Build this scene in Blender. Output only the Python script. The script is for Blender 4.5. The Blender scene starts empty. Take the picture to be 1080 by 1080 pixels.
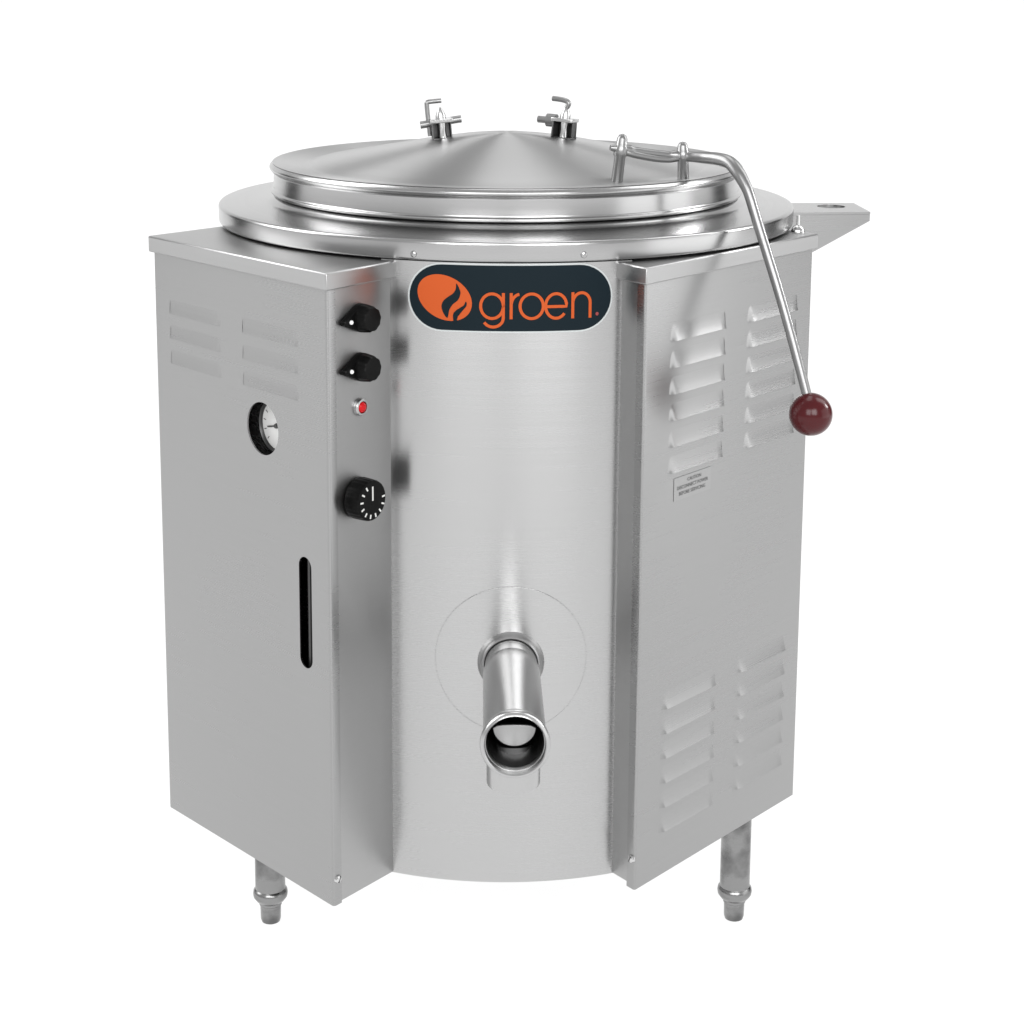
import bpy, bmesh, math, random
from mathutils import Vector, Matrix
random.seed(4)
R = math.radians
C = bpy.context.scene.collection
S = bpy.context.scene
ZG = 0.825                       # the kettle's measuring plane (underside of the cabinet caps) above the floor

# ------------------------------------------------------------------ camera
cam = bpy.data.cameras.new('camera')
co = bpy.data.objects.new('camera', cam); C.objects.link(co)
F_PX, CY, CAM_D, CAM_H, YAW, PITCH, ROLL = 1999.18, 321.25, 2.3144, 0.3443, 0.0034, 0.1846, -0.0064
fw = Vector((math.sin(YAW)*math.cos(PITCH), math.cos(YAW)*math.cos(PITCH), -math.sin(PITCH)))
rt = Vector((math.cos(YAW), -math.sin(YAW), 0)); dn = fw.cross(rt)
r2 = rt*math.cos(ROLL) + dn*math.sin(ROLL); d2 = dn*math.cos(ROLL) - rt*math.sin(ROLL)
M = Matrix((r2, -d2, -fw)).transposed().to_4x4()
M.translation = Vector((0, -CAM_D, CAM_H + ZG))
co.matrix_world = M
cam.sensor_width = 36; cam.lens = F_PX/1080*36
cam.shift_y = (CY - 540)/1080
cam.clip_start = 0.05; cam.clip_end = 200
S.camera = co

# ------------------------------------------------------------------ studio surroundings and lamps
world = bpy.data.worlds.new('World'); S.world = world; world.use_nodes = True
wn, wl = world.node_tree.nodes, world.node_tree.links
bg = wn['Background']
tc = wn.new('ShaderNodeTexCoord'); sx = wn.new('ShaderNodeSeparateXYZ')
wl.new(tc.outputs['Generated'], sx.inputs[0])
def wmath(op, a, b=None):
    n = wn.new('ShaderNodeMath'); n.operation = op
    for i, v in enumerate((a, b)):
        if v is None: continue
        if isinstance(v, (int, float)): n.inputs[i].default_value = v
        else: wl.new(v, n.inputs[i])
    return n.outputs[0]
def wramp(v, lo, hi):
    n = wn.new('ShaderNodeMapRange'); n.interpolation_type = 'SMOOTHSTEP'
    wl.new(v, n.inputs[0]); n.inputs[1].default_value = lo; n.inputs[2].default_value = hi
    return n.outputs[0]
# a white room with added light below, dim in the two gaps beside the backdrop
ROOM, BELOW, GAP = 0.58, 1.17, 0.02
side = wmath('ABSOLUTE', sx.outputs[0])
flat = wmath('SQRT', wmath('ADD', wmath('MULTIPLY', sx.outputs[0], sx.outputs[0]), wmath('MULTIPLY', sx.outputs[1], sx.outputs[1])))
toward = wmath('DIVIDE', wmath('ADD', wmath('MULTIPLY', side, 0.75), wmath('MULTIPLY', sx.outputs[1], 0.66)), wmath('ADD', flat, 1e-4))
gap = wmath('MULTIPLY', wramp(toward, 0.965, 0.985), wramp(sx.outputs[2], -0.5, -0.4))
gap = wmath('MULTIPLY', gap, wramp(sx.outputs[2], 0.35, 0.15))
below = wmath('MULTIPLY', wramp(sx.outputs[2], -0.02, -0.14), BELOW - ROOM)  # added glow from beneath, shining through the floor sheet
room = wmath('ADD', below, ROOM)
vd = wn.new('ShaderNodeVectorMath'); vd.operation = 'DOT_PRODUCT'; vd.inputs[1].default_value = (0, .80, .60)
wl.new(tc.outputs['Generated'], vd.inputs[0])
dim_patch = wmath('SUBTRACT', 1.0, wmath('MULTIPLY', wramp(vd.outputs['Value'], 0.90, 0.95), 0.12))  # added dim patch high behind, to sharpen the fans on the lid
room = wmath('MULTIPLY', room, dim_patch)
val = wmath('MULTIPLY', room, wmath('SUBTRACT', 1.0, wmath('MULTIPLY', gap, 1 - GAP)))
wl.new(val, bg.inputs['Strength'])
bg.inputs['Color'].default_value = (1, 1, 1, 1)

def area(name, loc, target, sxy, power):
    l = bpy.data.lights.new(name, 'AREA'); l.shape = 'RECTANGLE'; l.size, l.size_y = sxy; l.energy = power
    o = bpy.data.objects.new(name, l); C.objects.link(o); o.location = loc
    o.rotation_euler = (Vector(target) - Vector(loc)).to_track_quat('-Z', 'Y').to_euler()
    return o
area('front_softbox_right', (.86, -3.2, 2.0), (0, 0, .65), (1.45, 1.6), 46)
area('front_softbox_left', (-.80, -3.2, 2.0), (0, 0, .65), (1.35, 1.6), 33)
area('right_softbox', (2.55, 0.36, 1.68), (.25, -.25, .78), (0.42, 0.52), 16)
area('added_right_fill', (3.1, -0.9, 1.1), (0, -.2, .55), (2.6, 2.0), 16)  # added lamp that lifts the dark control face
area('left_softbox', (-3.0, 0.1, 2.2), (0, 0, .7), (1.8, 1.8), 40)
area('added_backdrop_lamp', (0, 6.4, 0.5), (0, 3.2, 0.6), (8.0, 2.4), 66)  # added behind the sweep to keep the background white
area('added_overhead_strip', (0.12, 0.5, 3.0), (0.02, 0, .9), (0.90, 1.6), 9)  # added overhead to draw a bright wedge down the lid
area('added_overhead_left', (-2.0, 0.5, 2.7), (0, 0, .9), (1.3, 1.8), 26)  # added to brighten the left flank of the lid cone
area('added_overhead_right', (2.0, 0.5, 2.7), (0, 0, .9), (1.2, 1.8), 20)  # likewise added, for the bright wedge right of the lid's centre
S.view_settings.view_transform = 'Standard'; S.view_settings.look = 'None'
S.view_settings.exposure = 0; S.view_settings.gamma = 1

# ------------------------------------------------------------------ materials
def mat(name, base=(.5, .5, .5), metal=0., rough=.5, **kw):
    m = bpy.data.materials.new(name); m.use_nodes = True
    b = m.node_tree.nodes['Principled BSDF']
    b.inputs['Base Color'].default_value = (*base, 1); b.inputs['Metallic'].default_value = metal
    b.inputs['Roughness'].default_value = rough
    for k, v in kw.items(): b.inputs[k].default_value = v
    return m
def steel(name, base=.45, rough=.3, aniso=.6, grain='flat', amount=.12, blot=.06, stain=0):
    """brushed stainless steel; the grain runs level on sheet metal and round the axis on turned parts"""
    m = mat(name, (base, base, base*1.005), 1., rough)
    nt = m.node_tree; n, l = nt.nodes, nt.links; b = n['Principled BSDF']
    t = n.new('ShaderNodeTexCoord'); sp = n.new('ShaderNodeSeparateXYZ'); l.new(t.outputs['Object'], sp.inputs[0])
    cb = n.new('ShaderNodeCombineXYZ'); tg = n.new('ShaderNodeCombineXYZ')
    if grain == 'turned':
        rad = n.new('ShaderNodeVectorMath'); rad.operation = 'LENGTH'
        fl = n.new('ShaderNodeCombineXYZ'); l.new(sp.outputs[0], fl.inputs[0]); l.new(sp.outputs[1], fl.inputs[1])
        l.new(fl.outputs[0], rad.inputs[0])
        mu = n.new('ShaderNodeMath'); mu.operation = 'MULTIPLY'; mu.inputs[1].default_value = 330
        l.new(rad.outputs['Value'], mu.inputs[0]); l.new(mu.outputs[0], cb.inputs[0])
        mz = n.new('ShaderNodeMath'); mz.operation = 'MULTIPLY'; mz.inputs[1].default_value = 330
        l.new(sp.outputs[2], mz.inputs[0]); l.new(mz.outputs[0], cb.inputs[2])
        ad = n.new('ShaderNodeVectorMath'); ad.operation = 'ADD'; ad.inputs[1].default_value = (0, 0, .02)
        l.new(fl.outputs[0], ad.inputs[0]); tv = ad.outputs[0]
    else:
        for i, s in enumerate((5, 5, 420)):
            mu = n.new('ShaderNodeMath'); mu.operation = 'MULTIPLY'; mu.inputs[1].default_value = s
            l.new(sp.outputs[i], mu.inputs[0]); l.new(mu.outputs[0], cb.inputs[i])
        tg.inputs[2].default_value = 1; tv = tg.outputs[0]
    nz = n.new('ShaderNodeTexNoise'); nz.inputs['Scale'].default_value = 1; nz.inputs['Detail'].default_value = 4
    l.new(cb.outputs[0], nz.inputs['Vector'])
    big = n.new('ShaderNodeTexNoise'); big.inputs['Scale'].default_value = 4.5; big.inputs['Detail'].default_value = 3
    l.new(t.outputs['Object'], big.inputs['Vector'])
    mr = n.new('ShaderNodeMapRange'); l.new(nz.outputs[0], mr.inputs[0])
    mr.inputs[1].default_value = .25; mr.inputs[2].default_value = .75
    mr.inputs[3].default_value = rough*(1-amount); mr.inputs[4].default_value = rough*(1+amount)
    mb = n.new('ShaderNodeMapRange'); l.new(big.outputs[0], mb.inputs[0])
    mb.inputs[1].default_value = .3; mb.inputs[2].default_value = .7
    mb.inputs[3].default_value = -blot; mb.inputs[4].default_value = blot
    a = n.new('ShaderNodeMath'); a.operation = 'ADD'; l.new(mr.outputs[0], a.inputs[0]); l.new(mb.outputs[0], a.inputs[1])
    l.new(a.outputs[0], b.inputs['Roughness'])
    # faint tone differences between brush strokes
    mc = n.new('ShaderNodeMapRange'); l.new(nz.outputs[0], mc.inputs[0])
    mc.inputs[1].default_value = .25; mc.inputs[2].default_value = .75
    mc.inputs[3].default_value = base*.99; mc.inputs[4].default_value = base*1.01
    cc = n.new('ShaderNodeCombineColor'); 
    for i in range(3): l.new(mc.outputs[0], cc.inputs[i])
    l.new(cc.outputs[0], b.inputs['Base Color'])
    if stain:                                        # dull patches of wear
        sn = n.new('ShaderNodeTexNoise'); sn.inputs['Scale'].default_value = 26; sn.inputs['Detail'].default_value = 4
        l.new(t.outputs['Object'], sn.inputs['Vector'])
        sr = n.new('ShaderNodeMapRange'); l.new(sn.outputs[0], sr.inputs[0]); sr.inputs[1].default_value = .42; sr.inputs[2].default_value = .62
        sr.inputs[3].default_value = base*(1+stain*.5); sr.inputs[4].default_value = base*(1-stain)
        c3 = n.new('ShaderNodeCombineColor')
        for i in range(3): l.new(sr.outputs[0], c3.inputs[i])
        l.new(c3.outputs[0], b.inputs['Base Color'])
    b.inputs['Anisotropic'].default_value = aniso
    l.new(tv, b.inputs['Tangent'])
    return m
MT = {}
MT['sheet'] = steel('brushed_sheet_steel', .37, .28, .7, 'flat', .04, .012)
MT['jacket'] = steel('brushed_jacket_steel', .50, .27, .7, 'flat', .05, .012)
MT['turned'] = steel('turned_lid_steel', .43, .36, .9, 'turned', .05, .01)
MT['ring'] = steel('turned_flange_steel', .44, .24, .4, 'turned', .06, .01)
MT['panel'] = steel('brushed_panel_steel', .42, .36, .6, 'flat', .05, .012)
MT['lever'] = mat('lever_steel', (.29, .29, .29), 1., .33)
MT['polish'] = mat('polished_steel', (.62, .62, .62), 1., .14)
MT['satin'] = mat('satin_steel', (.5, .5, .5), 1., .28)
MT['cast'] = steel('worn_leg_steel', .25, .27, 0., 'flat', .2, .10, .40)
MT['inside'] = mat('shaded_pipe_bore', (.05, .05, .05), 1., .4)  # shade inside the pipe put into the colour
MT['black'] = mat('black_plastic', (.004, .004, .004), 0., .32, **{'Specular IOR Level': .1})
MT['blackface'] = mat('black_dial_face', (.012, .012, .012), 0., .5)
MT['white'] = mat('white_paint', (.85, .85, .85), 0., .4)
MT['tick'] = mat('dial_tick_paint', (.7, .7, .68), 0., .5)
MT['red'] = mat('red_lens', (.50, .006, .010), 0., .25, **{'Specular IOR Level': .2})
MT['maroon'] = mat('maroon_phenolic', (.062, .004, .006), 0., .19, **{'Specular IOR Level': .35})
MT['plate'] = mat('navy_plate_enamel', (.0045, .0115, .0165), 0., .5, **{'Specular IOR Level': .12})
MT['edge'] = mat('plate_edge', (.55, .58, .58), .3, .4)
MT['orange'] = mat('orange_print', (.50, .085, .018), 0., .55, **{'Specular IOR Level': .15})
MT['mark'] = mat('dull_red_print', (.25, .03, .03), 0., .55)
MT['dial'] = mat('gauge_dial_paper', (.8, .8, .79), 0., .5)
MT['ink'] = mat('dark_grey_ink', (.09, .09, .09), 0., .6)
MT['label'] = steel('label_foil', .39, .30, .6, 'flat', .04, .01)
MT['dark'] = mat('dark_grey_metal', (.1, .1, .1), .8, .4)
# made-up backlit white acrylic, so that no shadow shows on the floor
m = bpy.data.materials.new('backlit_acrylic'); m.use_nodes = True
n, l = m.node_tree.nodes, m.node_tree.links; n.remove(n['Principled BSDF'])
tr = n.new('ShaderNodeBsdfTranslucent'); tr.inputs[0].default_value = (.96, .96, .96, 1)
df = n.new('ShaderNodeBsdfDiffuse'); df.inputs[0].default_value = (.9, .9, .9, 1)
mx = n.new('ShaderNodeMixShader'); mx.inputs[0].default_value = .14
l.new(tr.outputs[0], mx.inputs[1]); l.new(df.outputs[0], mx.inputs[2]); l.new(mx.outputs[0], n['Material Output'].inputs[0])
MT['acrylic'] = m

# ------------------------------------------------------------------ helpers
def obj(name, bm, m, parent=None, bevel=0, seg=2, smooth=35, lift=True, label=None):
    if lift:
        for v in bm.verts: v.co.z += ZG
    bmesh.ops.remove_doubles(bm, verts=bm.verts, dist=1e-6)
    bmesh.ops.recalc_face_normals(bm, faces=bm.faces)
    me = bpy.data.meshes.new(name); bm.to_mesh(me); bm.free()
    o = bpy.data.objects.new(name, me); C.objects.link(o)
    me.materials.append(MT[m] if isinstance(m, str) else m)
    for p in me.polygons: p.use_smooth = True
    me.set_sharp_from_angle(angle=R(smooth))
    if parent: o.parent = parent
    if label: o['label'] = label
    if bevel:
        md = o.modifiers.new('bevel', 'BEVEL'); md.width = bevel; md.segments = seg
        md.limit_method = 'ANGLE'; md.angle_limit = R(40); md.harden_normals = False
    return o
def prism(bm, poly, z0, z1):
    a = [bm.verts.new((x, y, z0)) for x, y in poly]; b = [bm.verts.new((x, y, z1)) for x, y in poly]
    k = len(poly); bm.faces.new(a[::-1]); bm.faces.new(b)
    for i in range(k): bm.faces.new((a[i], a[(i+1) % k], b[(i+1) % k], b[i]))
def frame(o, u, v, w):
    """matrix taking local (a, b, c) to o + a u + b v + c w"""
    m = Matrix((Vector(u), Vector(v), Vector(w))).transposed().to_4x4(); m.translation = Vector(o); return m
def box(bm, mtx, x0, x1, y0, y1, z0, z1):
    vs = [bm.verts.new(mtx @ Vector((x, y, z))) for x in (x0, x1) for y in (y0, y1) for z in (z0, z1)]
    for f in ((0,1,3,2),(4,6,7,5),(0,4,5,1),(2,3,7,6),(0,2,6,4),(1,5,7,3)): bm.faces.new([vs[i] for i in f])
def lathe(bm, prof, mtx=Matrix(), n=64, closed=False):
    """prof: (radius, height) pairs turned about the local z axis"""
    rings = []
    for r, h in prof:
        if r < 1e-7: rings.append([bm.verts.new(mtx @ Vector((0, 0, h)))])
        else: rings.append([bm.verts.new(mtx @ Vector((r*math.cos(2*math.pi*i/n), r*math.sin(2*math.pi*i/n), h))) for i in range(n)])
    pairs = list(zip(rings, rings[1:])) + ([(rings[-1], rings[0])] if closed else [])
    for a, b in pairs:
        for i in range(n):
            j = (i+1) % n
            if len(a) == 1 and len(b) == 1: continue
            if len(a) == 1: bm.faces.new((a[0], b[i], b[j]))
            elif len(b) == 1: bm.faces.new((a[i], a[j], b[0]))
            else: bm.faces.new((a[i], a[j], b[j], b[i]))
def rounded(pts, r, seg=4):
    """round the corners of a profile polyline with arcs-ish (quadratic)"""
    out = [pts[0]]
    for a, b, c in zip(pts, pts[1:], pts[2:]):
        A, B, D = Vector(a), Vector(b), Vector(c)
        k1 = min(r, (A-B).length*.45); k2 = min(r, (D-B).length*.45)
        p, q = B + (A-B).normalized()*k1, B + (D-B).normalized()*k2
        for i in range(seg+1):
            t = i/seg; out.append(tuple(p*(1-t)**2 + B*2*t*(1-t) + q*t*t))
    out.append(pts[-1]); return out
def spline(pts, k=8):
    P = [Vector(p) for p in pts]; P = [2*P[0]-P[1]] + P + [2*P[-1]-P[-2]]; out = []
    for i in range(1, len(P)-2):
        a, b, c, d = P[i-1:i+3]
        for j in range(k):
            t = j/k
            out.append(.5*((2*b)+(c-a)*t+(2*a-5*b+4*c-d)*t*t+(3*b-a-3*c+d)*t**3))
    out.append(P[-2]); return out
def tube(bm, pts, rad, n=16, cap=True):
    """round bar along pts; rad is a number or a list"""
    pts = [Vector(p) for p in pts]; rings = []
    ref = None
    for i, p in enumerate(pts):
        d = (pts[min(i+1, len(pts)-1)] - pts[max(i-1, 0)]).normalized()
        if ref is None: ref = d.orthogonal().normalized()
        ref = (ref - d*ref.dot(d)).normalized(); s = d.cross(ref)
        r = rad[i] if isinstance(rad, (list, tuple)) else rad
        if not isinstance(r, (list, tuple)): r = (r, r)
        rings.append([bm.verts.new(p + ref*r[0]*math.cos(2*math.pi*k/n) + s*r[1]*math.sin(2*math.pi*k/n)) for k in range(n)])
    for a, b in zip(rings, rings[1:]):
        for i in range(n): bm.faces.new((a[i], a[(i+1) % n], b[(i+1) % n], b[i]))
    if cap: bm.faces.new(rings[0][::-1]); bm.faces.new(rings[-1])
def ball(bm, c, r, u=28, v=18):
    bmesh.ops.create_uvsphere(bm, u_segments=u, v_segments=v, radius=r, matrix=Matrix.Translation(c))
def cyl(theta, z, r):
    t = R(theta); return Vector((r*math.sin(t), -r*math.cos(t), z))
def BM(): return bmesh.new()
def cut(target, cutters):
    for i, c in enumerate(cutters):
        md = target.modifiers.new('hole%d' % i, 'BOOLEAN'); md.operation = 'DIFFERENCE'; md.object = c; md.solver = 'EXACT'
    dg = bpy.context.evaluated_depsgraph_get(); dg.update()
    me = bpy.data.meshes.new_from_object(target.evaluated_get(dg))
    target.modifiers.clear(); target.data = me
    for c in cutters: bpy.data.objects.remove(c)
    for p in me.polygons: p.use_smooth = True
    me.set_sharp_from_angle(angle=R(35))
def screw(parent, o, nrm, r=.0045, h=.0025, m='polish', slot=True, name='screw'):
    w = Vector(nrm).normalized(); u = Vector((0, 0, 1)).cross(w)
    u = u.normalized() if u.length > .1 else Vector((1, 0, 0)); mt = frame(o, u, w.cross(u), w)
    bm = BM()
    lathe(bm, [(0, h), (r*.5, h*.95), (r*.85, h*.6), (r, 0.0), (r, -.001), (0, -.001)], mt, 20)
    s = obj(name, bm, m, parent)
    if slot:
        bm = BM(); mr = mt @ Matrix.Rotation(R(65), 4, 'Z')
        box(bm, mr, -r*.75, r*.75, -r*.13, r*.13, h*.7, h*1.03); bm2 = obj('screw_slot', bm, 'dark', s)
    return s

# ------------------------------------------------------------------ the setting
bm = BM()                                           # added white acrylic sheet swept up behind the kettle, lit through from below
prof = [(-1.6, 0), (2.2, 0)] + [(2.2 + 1.0*math.sin(R(a)), 1.0 - 1.0*math.cos(R(a))) for a in range(6, 91, 6)] + [(3.2, 2.3)]
rows = [[bm.verts.new((x, y, z)) for x in (-3.3, 3.3)] for y, z in prof]
for a, b in zip(rows, rows[1:]): bm.faces.new((a[0], a[1], b[1], b[0]))
fl = obj('floor', bm, 'acrylic', lift=False); fl['kind'] = 'structure'

# ------------------------------------------------------------------ the kettle
K = bpy.data.objects.new('steam_kettle', None); C.objects.link(K); K.empty_display_size = .2
K['label'] = 'brushed stainless steel steam kettle with domed lid, front draw-off pipe and two angled side cabinets'
K['category'] = 'steam kettle'
ZB = -0.681
P1, P2, P3 = Vector((-.4051, -.1602)), Vector((-.1831, -.4044)), Vector((-.1196, -.3228))
P4, P5, P6 = Vector((.1234, -.3272)), Vector((.1471, -.3587)), Vector((.3612, -.1113))
def plane(A, B):
    t = (B-A).normalized(); nn = Vector((t.y, -t.x)); return t, nn
tL, nL = plane(P1, P2); tF, nF = plane(P2, P3); tN, nN = plane(P4, P5); tR, nR = plane(P5, P6)
def fr(A, t, nn): return frame((A.x, A.y, 0), (t.x, t.y, 0), (0, 0, 1), (nn.x, nn.y, 0))
ML, MF, MN, MR = fr(P1, tL, nL), fr(P2, tF, nF), fr(P4, tN, nN), fr(P5, tR, nR)   # local (along, up, out)

# barrel, jacket, base band
bm = BM(); lathe(bm, [(0, ZB+.004), (.333, ZB+.004), (.333, .0205), (0, .0205)], n=128)
obj('barrel', bm, 'jacket', K)
def arc_sheet(bm, a0, a1, r0, r1, z0, z1, k=56, zs=1):
    vs = []
    for i in range(k+1):
        a = a0 + (a1-a0)*i/k
        vs.append([bm.verts.new(cyl(a, z, r)) for r, z in ((r0, z0), (r1, z0), (r1, z1), (r0, z1))])
    for a, b in zip(vs, vs[1:]):
        for i in range(4): bm.faces.new((a[i], b[i], b[(i+1) % 4], a[(i+1) % 4]))
    bm.faces.new(vs[0]); bm.faces.new(vs[-1][::-1])
bm = BM(); arc_sheet(bm, -22.5, 22.8, .340, .347, ZB, .0209)
jacket = obj('front_jacket', bm, 'jacket', K)
# round cover plate behind the draw-off pipe
AX, AZ = 1.35, -.4216
def patch(name, m, outline, r, parent, step=4.0, thick=0.0):
    """flat outline in (arc metres, height) wrapped round the jacket at radius r"""
    bm = BM(); f = bm.faces.new([bm.verts.new((x, 0, z)) for x, z in outline])
    bmesh.ops.triangulate(bm, faces=[f])
    xs = [x for x, z in outline]; x = min(xs) + .003
    while x < max(xs):
        bmesh.ops.bisect_plane(bm, geom=bm.verts[:]+bm.edges[:]+bm.faces[:], plane_co=(x, 0, 0), plane_no=(1, 0, 0), dist=1e-6)
        x += .004
    if thick:
        ret = bmesh.ops.extrude_face_region(bm, geom=bm.faces[:])
        for v in [g for g in ret['geom'] if isinstance(g, bmesh.types.BMVert)]: v.co.y = -thick
    for v in bm.verts:
        a = v.co.x/.347; rr = r - v.co.y - (thick if thick else 0)
        v.co = Vector((rr*math.sin(a), -rr*math.cos(a), v.co.z))
    return obj(name, bm, m, parent)
A0 = R(AX)*.347
disc = [(A0 + .0835*math.cos(2*math.pi*i/96), AZ + .003 + .0835*math.sin(2*math.pi*i/96)) for i in range(96)]

# ------------------------------------------------------------------ draw-off valve
dv = Vector((math.sin(R(1.0)), -math.cos(R(1.0)), 0)); B0 = Vector((.0080, -.3469, AZ))
MP = frame(B0, dv.cross(Vector((0, 0, 1))) * -1, (0, 0, 1), dv)
bm = BM()
lathe(bm, [(.0300, .034), (.0307, .036), (.0309, .060), (.0315, .205), (.0315, .214), (.0290, .214), (.0285, .195), (.0285, .034)], MP, 72, True)
valve = obj('draw_off_valve', bm, 'satin', K)
patch('cover_plate', 'jacket', disc, .3476, valve, thick=.0012)
bm = BM()
wp = [(A0 + .0835*math.cos(2*math.pi*i/120), AZ + .003 + .0835*math.sin(2*math.pi*i/120)) for i in range(120)]
tube(bm, [cyl(math.degrees(x/.347), z, .3474) for x, z in wp + wp[:1]], .00042, 8, cap=False); obj('weld_seam', bm, 'jacket', valve)
bm = BM(); lathe(bm, [(.0287, -.002), (.0287, .036), (.024, .036), (.024, -.002)], MP, 64, True); obj('neck', bm, 'satin', valve)
bm = BM()
lathe(bm, [(.0289, .000), (.0289, .0055), (.0296, .0074), (.0306, .0078), (.0318, .0068), (.0330, .0042), (.0342, .0018), (.0356, .0006), (.0366, -.001)], MP, 72)
obj('collar', bm, 'satin', valve)
bm = BM()
lathe(bm, [(.0316, .204), (.0330, .2075), (.0343, .2125), (.0348, .2165), (.0343, .2195), (.0328, .2215), (.0311, .2225), (.0301, .2215), (.0297, .2185), (.0292, .207)], MP, 72, True)
obj('outlet_ring', bm, 'satin', valve)
bm = BM()
lathe(bm, [(.0284, .2070), (.0280, .10), (.0, .10)], MP, 64); obj('bore', bm, 'inside', valve)  # liner darkened to stand for the shade in the pipe
bm = BM(); k = 30; pl = []
for i in range(k+1):
    a = R(180) + R(180)*i/k; pl.append((.0222*math.cos(a), .0040 + .0205*math.sin(a)))
pl += [(.0170*math.cos(R(a))*1.2, .0055 + .0015*math.sin(R(a))) for a in range(30, 151, 20)]
f0 = [bm.verts.new(MP @ Vector((x, y, .186))) for x, y in pl]; f1 = [bm.verts.new(MP @ Vector((x, y, .178))) for x, y in pl]
bm.faces.new(f0); bm.faces.new(f1[::-1])
for i in range(len(pl)): bm.faces.new((f0[i], f0[(i+1) % len(pl)], f1[(i+1) % len(pl)], f1[i]))
obj('valve_plug', bm, 'panel', valve, bevel=.0012)  # plug disc with its shaded top cut off, shade put into the shape
c = B0 + dv*.150
bm = BM(); lathe(bm, [(.0275, -.022), (.0275, -.0690), (.0268, -.0710), (.0255, -.0710), (.025, -.022)], Matrix.Translation(c), 64, True)
obj('drain_spout', bm, 'satin', valve)

# ------------------------------------------------------------------ flange and lid
bm = BM()
prof = rounded([(.300, .0215), (.3495, .0215), (.3500, .0441), (.3150, .0462), (.2900, .0482), (.2830, .0545), (.2700, .0545)], .0042, 5)
lathe(bm, prof, n=192)
flange = obj('flange', bm, 'ring', K, smooth=50)
for th, z in ((-16.2, .0285), (13.6, .0295)):
    p = cyl(th, z, .3502); screw(flange, p, (p.x, p.y, 0), .0036, .0016, 'ring', slot=False)
bm = BM()
prof = [(.2845, .0922), (.2450, .0888), (.2390, .0893), (.2300, .0925)] + [(.1000, .1163), (.0600, .1224), (.0400, .1246), (.0280, .1255), (.0160, .1260), (.0070, .1262), (.0, .1262)]
lathe(bm, prof, n=192)
lid = obj('lid', bm, 'turned', K, smooth=50)
bm = BM()
lathe(bm, [(.270, .0552)] + rounded([(.2790, .0552), (.2862, .0556), (.2868, .0590), (.2838, .0604), (.2832, .0812), (.2868, .0828), (.2888, .0872), (.2846, .0922), (.2800, .0914)], .0022, 4), n=192)
obj('lid_rim', bm, 'ring', lid, smooth=50)

# lid handle: two posts, flattened bar, bent lever, ball
path = [(.1160, -.2000, .1285), (.1265, -.1970, .1272), (.1420, -.1925, .1250), (.1700, -.1835, .1205), (.1995, -.1760, .1172), (.2200, -.1860, .1168), (.2360, -.2015, .1168),
        (.2480, -.2150, .1140), (.2560, -.2262, .1050), (.2610, -.2325, .0965), (.2675, -.2397, .0821), (.2775, -.2506, .0489), (.3024, -.2776, -.0328), (.3253, -.3025, -.1173), (.3320, -.3097, -.1470)]
pp = spline(path, 8); rad = []
for i in range(len(pp)):
    t = i/8
    if t < 1: r = .0030 + .003*t
    elif t < 2: r = .0055
    elif t < 3.6: r = .0042
    elif t < 4.4: r = .0060
    elif t < 10: r = .0060 + .0016*math.sin(math.pi*(t-4.4)/5.6)
    else: r = .0060 - .0006*(t-10)/3
    rad.append(r)
bm = BM(); tube(bm, pp, rad, 20)
lower = [(.1265, -.1970, .1262), (.1400, -.1950, .1215), (.1550, -.1900, .1178), (.1700, -.1850, .1150), (.1850, -.1800, .1140), (.1995, -.1760, .1166)]
tube(bm, spline(lower, 6), .0042, 16)
handle = obj('lid_handle', bm, 'lever', K, smooth=60)
for b, tp in (((.1240, -.1965, .0895), (.1300, -.1968, .1440)), ((.2010, -.1735, .0890), (.1988, -.1760, .1335))):
    b, tp = Vector(b), Vector(tp); ax = (tp-b).normalized(); L = (tp-b).length
    u = ax.orthogonal().normalized(); mt = frame(b, u, ax.cross(u), ax)
    bm = BM(); lathe(bm, [(0, -.001), (.0062, -.001), (.0066, .001), (.0062, L*.52), (.0078, L*.56), (.0080, L*.72), (.0066, L*.76), (.0058, L*.9), (.0040, L*.97), (0, L)], mt, 24)
    obj('post', bm, 'lever', handle, smooth=45)
bm = BM(); ball(bm, (.3325, -.3103, -.1493), .0236, 48, 32)
tip = Vector((.3253, -.3025, -.1173)); dr = (Vector((.3325, -.3103, -.1493)) - tip).normalized()
obj('ball_knob', bm, 'maroon', handle)

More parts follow.
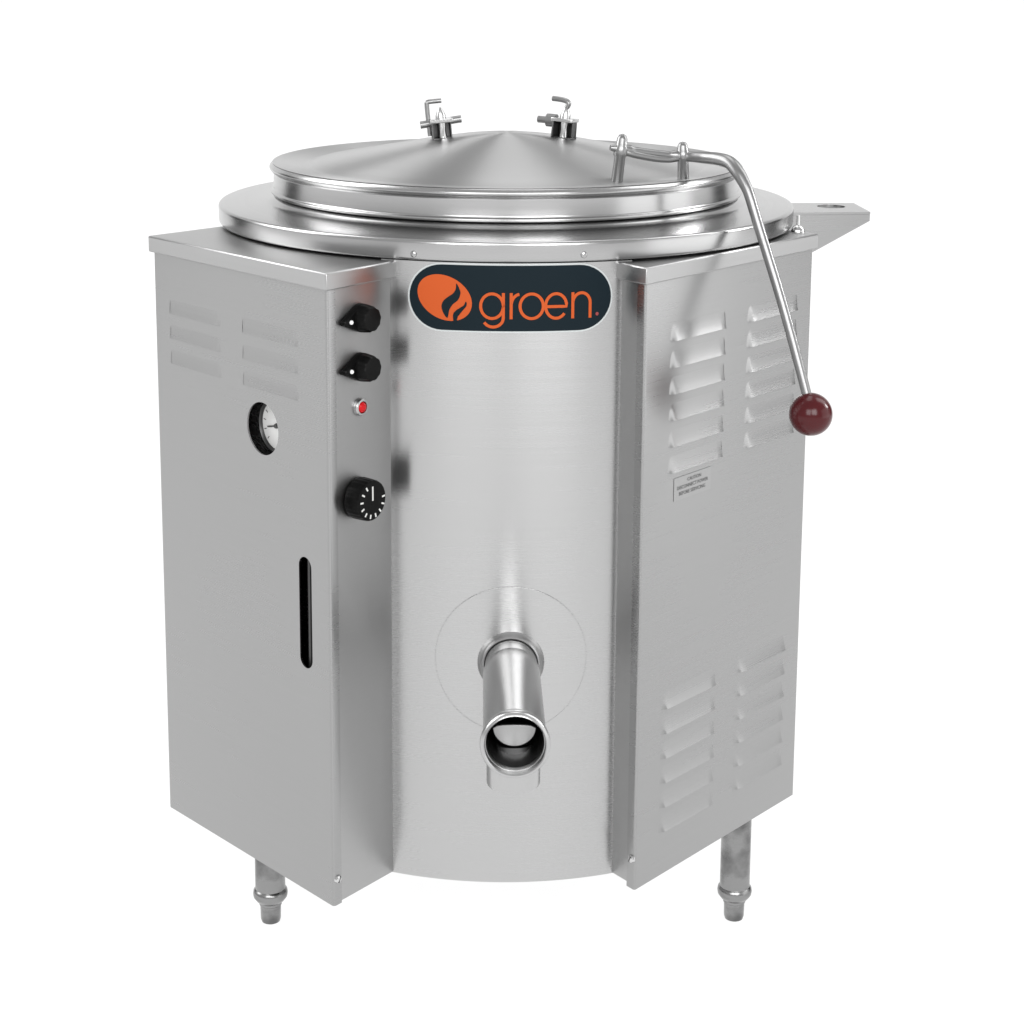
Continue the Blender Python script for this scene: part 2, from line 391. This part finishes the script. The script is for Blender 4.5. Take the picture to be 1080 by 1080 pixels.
# spring clamps at the back of the lid
def clamp(x, y, z, rot, flip):
    mt = Matrix.Translation((x, y, z)) @ Matrix.Rotation(R(5 if flip else -5), 4, 'Y') @ Matrix.Rotation(R(rot), 4, 'Z') @ Matrix.Scale(.92, 4)
    bm = BM()
    box(bm, mt, -.0130, .0130, -.012, .012, -.007, .0018)
    box(bm, mt, -.0130, -.0112, -.012, .012, .0018, .0230); box(bm, mt, .0112, .0130, -.002, .012, .0018, .0230); box(bm, mt, -.0112, .0112, .0100, .012, .0018, .0230)
    h = obj('hinge_clamp', bm, 'dark', K, bevel=.0006)  # dark open channel
    bm = BM(); box(bm, mt, -.0150, .0150, -.0140, .0130, .0222, .0270); obj('top_plate', bm, 'polish', h, bevel=.0010)
    bm = BM(); lathe(bm, [(0, .0019), (.0060, .0019), (.0052, .012), (.0062, .0231), (0, .0231)], mt @ Matrix.Translation((0, -.001, 0)), 24); obj('pivot', bm, 'polish', h)
    bm = BM(); lathe(bm, [(0, .0269), (.0070, .0269), (.0068, .031), (.0038, .0385), (.0022, .0415), (0, .042)], mt, 24); obj('cap_nut', bm, 'satin', h)
    bm = BM()
    if not flip:
        tube(bm, [mt @ Vector(p) for p in ((-.027, .0160, .0195), (.028, .0160, .0230))], .0046, 14)
        tube(bm, spline([mt @ Vector(p) for p in ((-.0152, .0160, .004), (-.0160, .0160, .030), (-.0160, .0160, .0460), (-.0145, .0160, .0490), (-.0060, .0160, .0495), (.0035, .0160, .0495))], 6), .0029, 12)
    else:
        tube(bm, [mt @ Vector(p) for p in ((-.040, .004, .0205), (-.027, .004, .0210), (-.0269, .004, .0210), (-.0135, .004, .0215))], [.0042, .0042, .0080, .0080], 16)
        tube(bm, spline([mt @ Vector(p) for p in ((.0005, 0, .040), (.0030, 0, .0465), (-.0015, 0, .0495), (-.010, 0, .0505), (-.0205, 0, .0505))], 6), .0032, 12)
    obj('lever', bm, 'lever', h)
clamp(-.0780, -.0050, .1180, 6, False)
clamp(.0690, -.0050, .1198, -24, True)

# ------------------------------------------------------------------ cabinets
CT, CB = .0200, .0015                              # cap top and lower edge
def louvre(parent, mt, u0, u1, z, m='sheet', hh=.0240, out=.0040, near=1):
    """pressed louvre: swells out of the sheet towards its lower lip; near=1: the long end scoop is at the u0 end"""
    bm = BM(); rows = []; L = u1-u0; e0, e1 = (.0105, .0045) if near else (.0045, .0105)
    xs = sorted(set([e0*i/10 for i in range(11)] + [L-e1*i/8 for i in range(9)] + [e0+(L-e0-e1)*i/10 for i in range(11)]))
    for x in xs:
        a = min(1, x/e0, (L-x)/e1); a = max(a, 0)
        sc = a*a*(3-2*a)
        col = []
        for j in range(13):
            t = j/12                                   # from the top to the lip
            zz = hh*(1-t); o = out*sc*t**1.7 - .0003
            col.append(bm.verts.new(mt @ Vector((u0+x, z+zz, o))))
        col.append(bm.verts.new(mt @ Vector((u0+x, z-.0003, max(out*sc-.0008, 0)-.0003))))
        col.append(bm.verts.new(mt @ Vector((u0+x, z+.0025*a, -.0003))))
        rows.append(col)
    for a, b in zip(rows, rows[1:]):
        for i in range(len(a)-1):
            try: bm.faces.new((a[i], b[i], b[i+1], a[i+1]))
            except ValueError: pass
    obj('louvre', bm, m, parent, smooth=50)
def offset_poly(poly, d):
    out = []; k = len(poly)
    for i in range(k):
        a, b, c = Vector(poly[i-1]), Vector(poly[i]), Vector(poly[(i+1) % k])
        t1, t2 = (b-a).normalized(), (c-b).normalized(); n1, n2 = Vector((t1.y, -t1.x)), Vector((t2.y, -t2.x))
        bis = (n1+n2); out.append(b + bis*(d/max(.3, 1+n1.dot(n2))))
    return out
def wrap_sheet(path, thick, z0, z1):
    """sheet whose outer face follows a plan path (list of 2D points), thickness inward"""
    pts = [Vector(p) for p in path]; inn = []
    for i, p in enumerate(pts):
        d1 = (p-pts[i-1]).normalized() if i else None; dd = (pts[i+1]-p).normalized() if i < len(pts)-1 else None
        a, b = d1 or dd, dd or d1
        n1, n2 = Vector((a.y, -a.x)), Vector((b.y, -b.x)); inn.append(p - (n1+n2)*(thick/(1+n1.dot(n2))))
    bm = BM(); prism(bm, [tuple(p) for p in pts] + [tuple(p) for p in inn[::-1]], z0, z1); return bm
def bend(A, B, D, r, k=6):
    """corner B of A-B-D rounded with radius-like r"""
    p, q = B + (A-B).normalized()*r, B + (D-B).normalized()*r
    return [p*(1-t)**2 + B*2*t*(1-t) + q*t*t for t in [i/k for i in range(k+1)]]

# --- left: control cabinet
inL = Vector((.674, .738))                            # from the panel towards the barrel
back = P1 + inL*.20
bm = BM()
wall = [P2 + tF*.004 - nF*.0022, P3 + tF*.012 - nF*.0022]          # control face, set behind the lip of the side panel
prism(bm, [tuple(wall[0]), tuple(wall[1]), tuple(wall[1]-nF*.002), tuple(wall[0]-nF*.002)], ZB+.001, CT-.004)
prism(bm, [tuple(P1+inL*.002+tL*.0025), tuple(back+tL*.0025), tuple(back+tL*.0045), tuple(P1+inL*.002+tL*.0045)][::-1], ZB+.001, CT-.004)
prism(bm, [tuple(P1+inL*.004+tL*.005), tuple(P2-nL*.004-tL*.003), tuple(P3-tL*.004-nL*.002), tuple(P3*.8), tuple(back+tL*.006)], ZB+.001, ZB+.003)
cabL = obj('control_cabinet', bm, 'panel', K)
LIP = .0125
bm = wrap_sheet([P1 + inL*.010] + bend(P1+inL*.010, P1, P2, .003) + bend(P1, P2, P3, .0045) + [P2 + tF*LIP], .0018, ZB, CT-.003)
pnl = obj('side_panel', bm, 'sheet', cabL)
bm = BM(); lathe(bm, [(0, -.03), (.0292, -.03), (.0292, .03), (0, .03)], ML @ Matrix.Translation((.2113, -.1673, 0)), 64); c1 = obj('cutter', bm, 'dark')
bm = BM(); st = []
for i in range(17): st.append((.2856 + .0112*math.cos(R(180*i/16)), -.3055 + .0112*math.sin(R(180*i/16))))
for i in range(17): st.append((.2856 + .0112*math.cos(R(180+180*i/16)), -.4083 + .0112*math.sin(R(180+180*i/16))))
f0 = [bm.verts.new(ML @ Vector((x, y, .02))) for x, y in st]; f1 = [bm.verts.new(ML @ Vector((x, y, -.02))) for x, y in st]
bm.faces.new(f0); bm.faces.new(f1[::-1])
for i in range(len(st)): bm.faces.new((f0[i], f0[(i+1) % len(st)], f1[(i+1) % len(st)], f1[i]))
c2 = obj('cutter', bm, 'dark')
cut(pnl, [c1, c2])
for u0 in (.0295, .1745):
    for k in range(3): louvre(cabL, ML, u0, u0+.1075, -.0655-.0292*k, out=.0019, near=0)
capP = offset_poly([tuple(P1), tuple(P2), tuple(P3 + tF*.004), tuple(P3*.72), tuple(back + inL*.03)], .0045)
def cap(name, poly, parent):
    bm = BM(); prism(bm, [tuple(p) for p in poly], CB, CT)
    return obj(name, bm, 'panel', parent, bevel=.0016)
cap('top_cap', capP, cabL)
q = MF @ Vector((.0062, -.6505, .0004)); screw(cabL, q, MF.to_3x3() @ Vector((0, 0, 1)), .0048, .003)
# --- right: ventilated cabinet
inR = Vector((-nR.x, -nR.y)); backR = P6 + inR*.13
bm = BM()
wN = [P4 - tN*.012 - nN*.0022, P5 - tN*.004 - nN*.0022]
prism(bm, [tuple(wN[0]), tuple(wN[1]), tuple(wN[1]-nN*.002), tuple(wN[0]-nN*.002)], ZB+.001, CT-.004)
prism(bm, [tuple(P6+inR*.002-tR*.0025), tuple(backR-tR*.0025), tuple(backR-tR*.0045), tuple(P6+inR*.002-tR*.0045)], ZB+.001, CT-.004)
prism(bm, [tuple(P4*.8), tuple(P4-nR*.002+tR*.004), tuple(P5-nR*.004+tR*.003), tuple(P6+inR*.004-tR*.005), tuple(backR-tR*.006)], ZB+.001, ZB+.003)
cabR = obj('ventilated_cabinet', bm, 'panel', K)
bm = wrap_sheet([P5 - tN*.0135] + bend(P4, P5, P6, .0035) + bend(P5, P6, P6+inR*.010, .003) + [P6 + inR*.010], .0018, ZB-.003, CT-.003)
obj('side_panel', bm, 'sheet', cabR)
for u0 in (.0435, .1905):
    for k in range(6): louvre(cabR, MR, u0, u0+.1065, -.0665-.02945*k)
    for k in range(6): louvre(cabR, MR, u0-.002, u0+.1045, -.4845-.0293*k, out=.0046)
capQ = offset_poly([tuple(P4*.72), tuple(P4 - tN*.004), tuple(P5), tuple(P6), tuple(backR)], .0042)
cap('top_cap', capQ, cabR)
q = MN @ Vector((.0340, -.6480, .0004)); screw(cabR, q, MN.to_3x3() @ Vector((0, 0, 1)), .0048, .003)
bt = Vector((.3455, -.0930, CT)); bm = BM()
lathe(bm, [(0, .019), (.0022, .019), (.0022, .0075), (.0045, .0065), (.0075, .003), (.0085, 0), (.0085, -.001), (0, -.001)], Matrix.Translation(bt), 20)
obj('stop_bolt', bm, 'polish', cabR)

# warning label
bm = BM(); box(bm, MR, .0575, .1275, -.2475, -.2215, .0002, .0005)
lab = obj('warning_label', bm, 'label', K)
def text(body, size, mtx, m, parent, name='lettering', ax='CENTER', sp=1.0):
    cu = bpy.data.curves.new(name, 'FONT'); cu.body = body; cu.size = size; cu.align_x = ax; cu.space_character = sp; cu.resolution_u = 2
    t = bpy.data.objects.new('tmp', cu); C.objects.link(t)
    dg = bpy.context.evaluated_depsgraph_get(); dg.update()
    me = bpy.data.meshes.new_from_object(t.evaluated_get(dg)); bpy.data.objects.remove(t)
    bm = BM(); bm.from_mesh(me)
    bmesh.ops.transform(bm, matrix=mtx, verts=bm.verts)
    return obj(name, bm, m, parent)
for i, (s, cx) in enumerate((('CAUTION', .0955), ('DISCONNECT POWER', .0925), ('BEFORE SERVICING', .0920))):
    text(s, .0058, MR @ Matrix.Translation((cx, -.2290-.0069*i, .0008)), 'ink', lab)

# ------------------------------------------------------------------ controls
def teardrop(R0, tipx, tipr, k=40):
    """outline of a circle R0 at the origin drawn out to a rounded tip at (-tipx, 0)"""
    d = tipx - tipr; al = math.acos((R0-tipr)/d); pts = []
    for i in range(k+1):
        a = -(math.pi-al) + 2*(math.pi-al)*i/k; pts.append((R0*math.cos(a), R0*math.sin(a)))
    for i in range(11):
        a = (math.pi-al) + 2*al*i/10; pts.append((-d+tipr*math.cos(a), tipr*math.sin(a)))
    return pts
for zc, rot in ((-.0345, 4), (-.0872, 3)):
    mt = MF @ Matrix.Translation((.0500, zc, -.0018)) @ Matrix.Rotation(R(rot), 4, 'Z')
    bm = BM(); o = teardrop(.0152, .0295, .0035); rings = []
    for h, s in ((0, 1), (.0065, 1), (.0078, .95)):
        rings.append([bm.verts.new(mt @ Vector((x*s, y*s, h))) for x, y in o])
    for a, b in zip(rings, rings[1:]):
        for i in range(len(o)): bm.faces.new((a[i], a[(i+1) % len(o)], b[(i+1) % len(o)], b[i]))
    bm.faces.new(rings[-1]); bm.faces.new(rings[0][::-1])
    # fluted grip
    n = 60; rr = []
    for h, r, fl_ in ((.007, .0150, .0), (.010, .0145, .0004), (.0185, .0132, .0005), (.0200, .0122, .0003), (.0203, .0105, 0)):
        rr.append([bm.verts.new(mt @ Vector(((r+fl_*math.cos(10*a))*math.cos(a), (r+fl_*math.cos(10*a))*math.sin(a), h))) for a in [2*math.pi*i/n for i in range(n)]])
    for a, b in zip(rr, rr[1:]):
        for i in range(n): bm.faces.new((a[i], a[(i+1) % n], b[(i+1) % n], b[i]))
    bm.faces.new(rr[-1])
    kn = obj('control_knob', bm, 'black', K, smooth=40)
    bm = BM(); lathe(bm, [(0, .0104), (.0012, .0102), (.0022, .0092), (.0024, .0072), (0, .0072)], mt @ Matrix.Translation((-.0205, 0, 0)), 20)
    obj('pointer_dot', bm, 'white', kn)
mt = MF @ Matrix.Translation((.0500, -.1308, -.0020))
bm = BM(); lathe(bm, [(0, .002), (.0062, .002), (.0066, .0048), (.0086, .0046), (.0096, .0030), (.0098, 0), (0, 0)], mt, 40)
il = obj('indicator_light', bm, 'satin', K)
bm = BM(); lathe(bm, [(0, .0074), (.0030, .0068), (.0052, .0052), (.0061, .0030), (.0061, .0022), (0, .0022)], mt, 32); obj('lens', bm, 'red', il)
# thermostat dial
mt = MF @ Matrix.Translation((.0455, -.2290, -.0018))
bm = BM(); n = 96; rr = []
for h, r, f_ in ((0, .0205, 0), (.0015, .0222, 0), (.004, .0226, .0003), (.0175, .0222, .0003), (.0205, .0216, .0001), (.0215, .0203, 0), (.0216, .0195, 0)):
    rr.append([bm.verts.new(mt @ Vector(((r+f_*math.cos(24*a))*math.cos(a), (r+f_*math.cos(24*a))*math.sin(a), h))) for a in [2*math.pi*i/n for i in range(n)]])
for a, b in zip(rr, rr[1:]):
    for i in range(n): bm.faces.new((a[i], a[(i+1) % n], b[(i+1) % n], b[i]))
bm.faces.new(rr[-1]); bm.faces.new(rr[0][::-1])
td = obj('thermostat_dial', bm, 'black', K)
for i in range(10):
    bm = BM(); mq = mt @ Matrix.Rotation(R(122 + 27.1*i), 4, 'Z'); box(bm, mq, .0148, .0192, -.0009, .0009, .0217, .0221); obj('tick_mark', bm, 'tick', td)
bm = BM(); box(bm, mt, -.0009, .0009, .0002, .0158, .0217, .0221); obj('pointer_line', bm, 'tick', td)
# pressure gauge behind its round opening
mt = ML @ Matrix.Translation((.2113, -.1673, -.0195))
bm = BM(); lathe(bm, [(0, -.03), (.0312, -.03), (.0318, -.002), (.0314, .003), (.0290, .004), (.0274, .0015), (.0272, -.001), (0, -.001)], mt, 56)
pg = obj('pressure_gauge', bm, 'dark', K)
bm = BM(); lathe(bm, [(0, .0005), (.0270, .0005), (.0270, -.0008), (0, -.0008)], mt, 48); dial = obj('dial_face', bm, 'dial', pg)
for i in range(11):
    bm = BM(); mq = mt @ Matrix.Rotation(R(-45 + 27*i), 4, 'Z'); box(bm, mq, .0205, .0245, -.0004, .0004, .0007, .0010); obj('graduation', bm, 'ink', dial)
bm = BM(); mq = mt @ Matrix.Rotation(R(192), 4, 'Z'); box(bm, mq, -.006, .0165, -.0007, .0007, .0016, .0022)
lathe(bm, [(0, .0035), (.0026, .003), (.0030, .0008), (0, .0008)], mt, 20); obj('needle', bm, 'dark', pg)
# sight glass behind the slot
a0, a1 = ML @ Vector((.2785, -.280, -.0110)), ML @ Vector((.2785, -.435, -.0110))
bm = BM(); tube(bm, [a0, a1], .0024, 24); obj('sight_glass', bm, 'dark', K)

# ------------------------------------------------------------------ nameplate (wrapped round the jacket)
PX = .001025                                         # metres for one unit of the lettering grid
def g2(x, y): return (R(.85)*.347 + (x-538)*PX, .0194 - (y-279.5)*.001017)
def stadium(x0, x1, y0, y1, k=20):
    r = (y1-y0)/2; cy = (y0+y1)/2; rx = r*1.0; pts = []
    for i in range(k+1): a = R(90-180*i/k); pts.append((x1-rx+rx*math.cos(a), cy-r*math.sin(a)))
    for i in range(k+1): a = R(270-180*i/k); pts.append((x0+rx+rx*math.cos(a), cy-r*math.sin(a)))
    return [g2(*p) for p in pts]
np_ = patch('nameplate', 'plate', stadium(432.5, 643.5, 280.2, 349.2), .3492, K, thick=.0020)
patch('plate_border', 'edge', stadium(430.4, 645.4, 278.6, 351.0), .3484, np_, thick=.0012)
def ellipse(cx, cy, a, b, tilt, k=60):
    t = R(tilt); return [(cx + a*math.cos(w)*math.cos(t) - b*math.sin(w)*math.sin(t), cy + a*math.cos(w)*math.sin(t) + b*math.sin(w)*math.cos(t)) for w in [2*math.pi*i/k for i in range(k)]]
em = patch('emblem', 'orange', [g2(*p) for p in ellipse(469.9, 314.9, 30.0, 22.6, 28)], .3497, np_)
def cr(pts): return [(430 + x/9.818, 275 + y/9.818) for x, y in pts]
def smooth_poly(pts, k=5):
    n = len(pts); P = [Vector(p) for p in pts]; out = []
    for i in range(n):
        a, b, c, d = P[i-1], P[i], P[(i+1) % n], P[(i+2) % n]
        for j in range(k):
            t = j/k; v = .5*((2*b)+(c-a)*t+(2*a-5*b+4*c-d)*t*t+(3*b-a-3*c+d)*t**3); out.append((v.x, v.y))
    return out
fl1 = cr(smooth_poly([(515, 240), (547, 300), (556, 345), (532, 410), (475, 462), (442, 520), (424, 600), (385, 558), (362, 490), (378, 430), (425, 385), (480, 345), (508, 298)], 4))
fl2 = cr(smooth_poly([(610, 425), (620, 452), (610, 482), (575, 520), (545, 555), (528, 590), (512, 645), (488, 645), (480, 585), (488, 545), (530, 505), (582, 478)], 4))
for f in (fl1, fl2): patch('flame_mark', 'plate', [g2(*p) for p in f], .3500, np_)
def stroke(bm, pts, w, closed=False):
    P = [Vector(p) for p in pts]; n = len(P); L = []
    for i in range(n):
        a = P[(i-1) % n] if (i or closed) else P[i]; b = P[(i+1) % n] if (i < n-1 or closed) else P[i]
        d = (b-a).normalized(); q = Vector((-d.y, d.x))*w/2
        row = []
        for s in (P[i]+q, P[i]-q):
            x, z = g2(s.x, s.y); t = x/.347; row.append(bm.verts.new((.3500*math.sin(t), -.3500*math.cos(t), z)))
        L.append(row)
    for i in range(n if closed else n-1):
        a, b = L[i], L[(i+1) % n]; bm.faces.new((a[0], b[0], b[1], a[1]))
def arc(cx, cy, rx, ry, a0, a1, k=24): return [(cx + rx*math.cos(R(a0+(a1-a0)*i/k)), cy - ry*math.sin(R(a0+(a1-a0)*i/k))) for i in range(k+1)]
W = 3.1
def letter(strokes):
    bm = BM()
    for pts, closed in strokes: stroke(bm, pts, W, closed)
    obj('letter', bm, 'orange', np_)
def line(x0, y0, x1, y1, k=6): return [(x0+(x1-x0)*i/k, y0+(y1-y0)*i/k) for i in range(k+1)]
letter([(arc(519.0, 322.6, 11.6, 13.0, 0, 360, 48)[:-1], True), (line(530.6, 308.6, 530.6, 334.5) + arc(520.2, 335.0, 10.4, 9.6, 0, -150, 20)[1:], False)])
letter([(line(538.6, 308.6, 538.6, 336.2), False), (arc(548.2, 321.0, 9.4, 11.2, 175, 98, 10), False)])
letter([(arc(559.6, 322.6, 11.9, 13.0, 0, 360, 48)[:-1], True)])
letter([(line(574.0, 323.2, 595.4, 323.2) + arc(584.8, 322.6, 10.9, 13.0, 2, 322, 40)[1:], False)])
letter([(line(602.2, 308.6, 602.2, 336.2), False), (arc(611.4, 320.0, 9.2, 10.6, 175, 0, 20) + line(620.6, 320.6, 620.6, 336.2), False)])
patch('registered_mark', 'mark', [g2(*p) for p in ellipse(628.2, 332.4, 1.7, 1.9, 0, 20)], .3500, np_)

# ------------------------------------------------------------------ tilt bracket at the right
bm = BM()
ZT = .0300
top = [(.330, -.006), (.4495, .006), (.4440, .091), (.330, .086)]
prism(bm, top, ZT-.003, ZT)
br = obj('mounting_bracket', bm, 'sheet', K)
bm = BM(); lathe(bm, [(0, -.02), (.0175, -.02), (.0175, .06), (0, .06)], Matrix.Translation((.4095, .056, 0)), 40); c1 = obj('cutter', bm, 'dark')
cut(br, [c1])
for off, y0, y1 in ((0, -.006, .006), (.083, -.006+.092, .006+.085)):
    bm = BM(); e = [(.330, y0, ZT-.0032), (.4492, y1, ZT-.0032), (.4492, y1, ZT-.0112), (.3860, (y0+y1)/2, -.0160), (.330, y0, -.045)]
    a = [bm.verts.new(p) for p in e]; b = [bm.verts.new((p[0], p[1] + (.003 if off == 0 else -.003), p[2])) for p in e]
    bm.faces.new(a); bm.faces.new(b[::-1])
    for i in range(5): bm.faces.new((a[i], a[(i+1) % 5], b[(i+1) % 5], b[i]))
    obj('gusset', bm, 'sheet', br)
bm = BM(); prism(bm, [(.4462, .0095), (.4488, .0095), (.4436, .0870), (.4410, .0870)], ZT-.0112, ZT-.0034); obj('end_plate', bm, 'sheet', br)

# ------------------------------------------------------------------ legs
bm = BM()
lathe(bm, [(0, ZB+.0035), (.0182, ZB+.0035), (.0182, -.7800), (.0188, -.7808), (.0204, -.7825), (.0211, -.7865), (.0205, -.7905), (.0170, -.7955), (.0137, -.7980), (.0137, -.8010),
           (.0126, -.8020), (.0123, -.8190), (.0112, -.8232), (.0085, -.8248), (0, -.8248)], Matrix(), 48)
leg = obj('leg', bm, 'cast', K); leg.location = (-.2828, -.1720, 0)
for x, y in ((.2850, -.1600), (.2000, .1400), (-.1900, .1400)):
    c = leg.copy(); C.objects.link(c); c.parent = K; c.location = (x, y, 0)
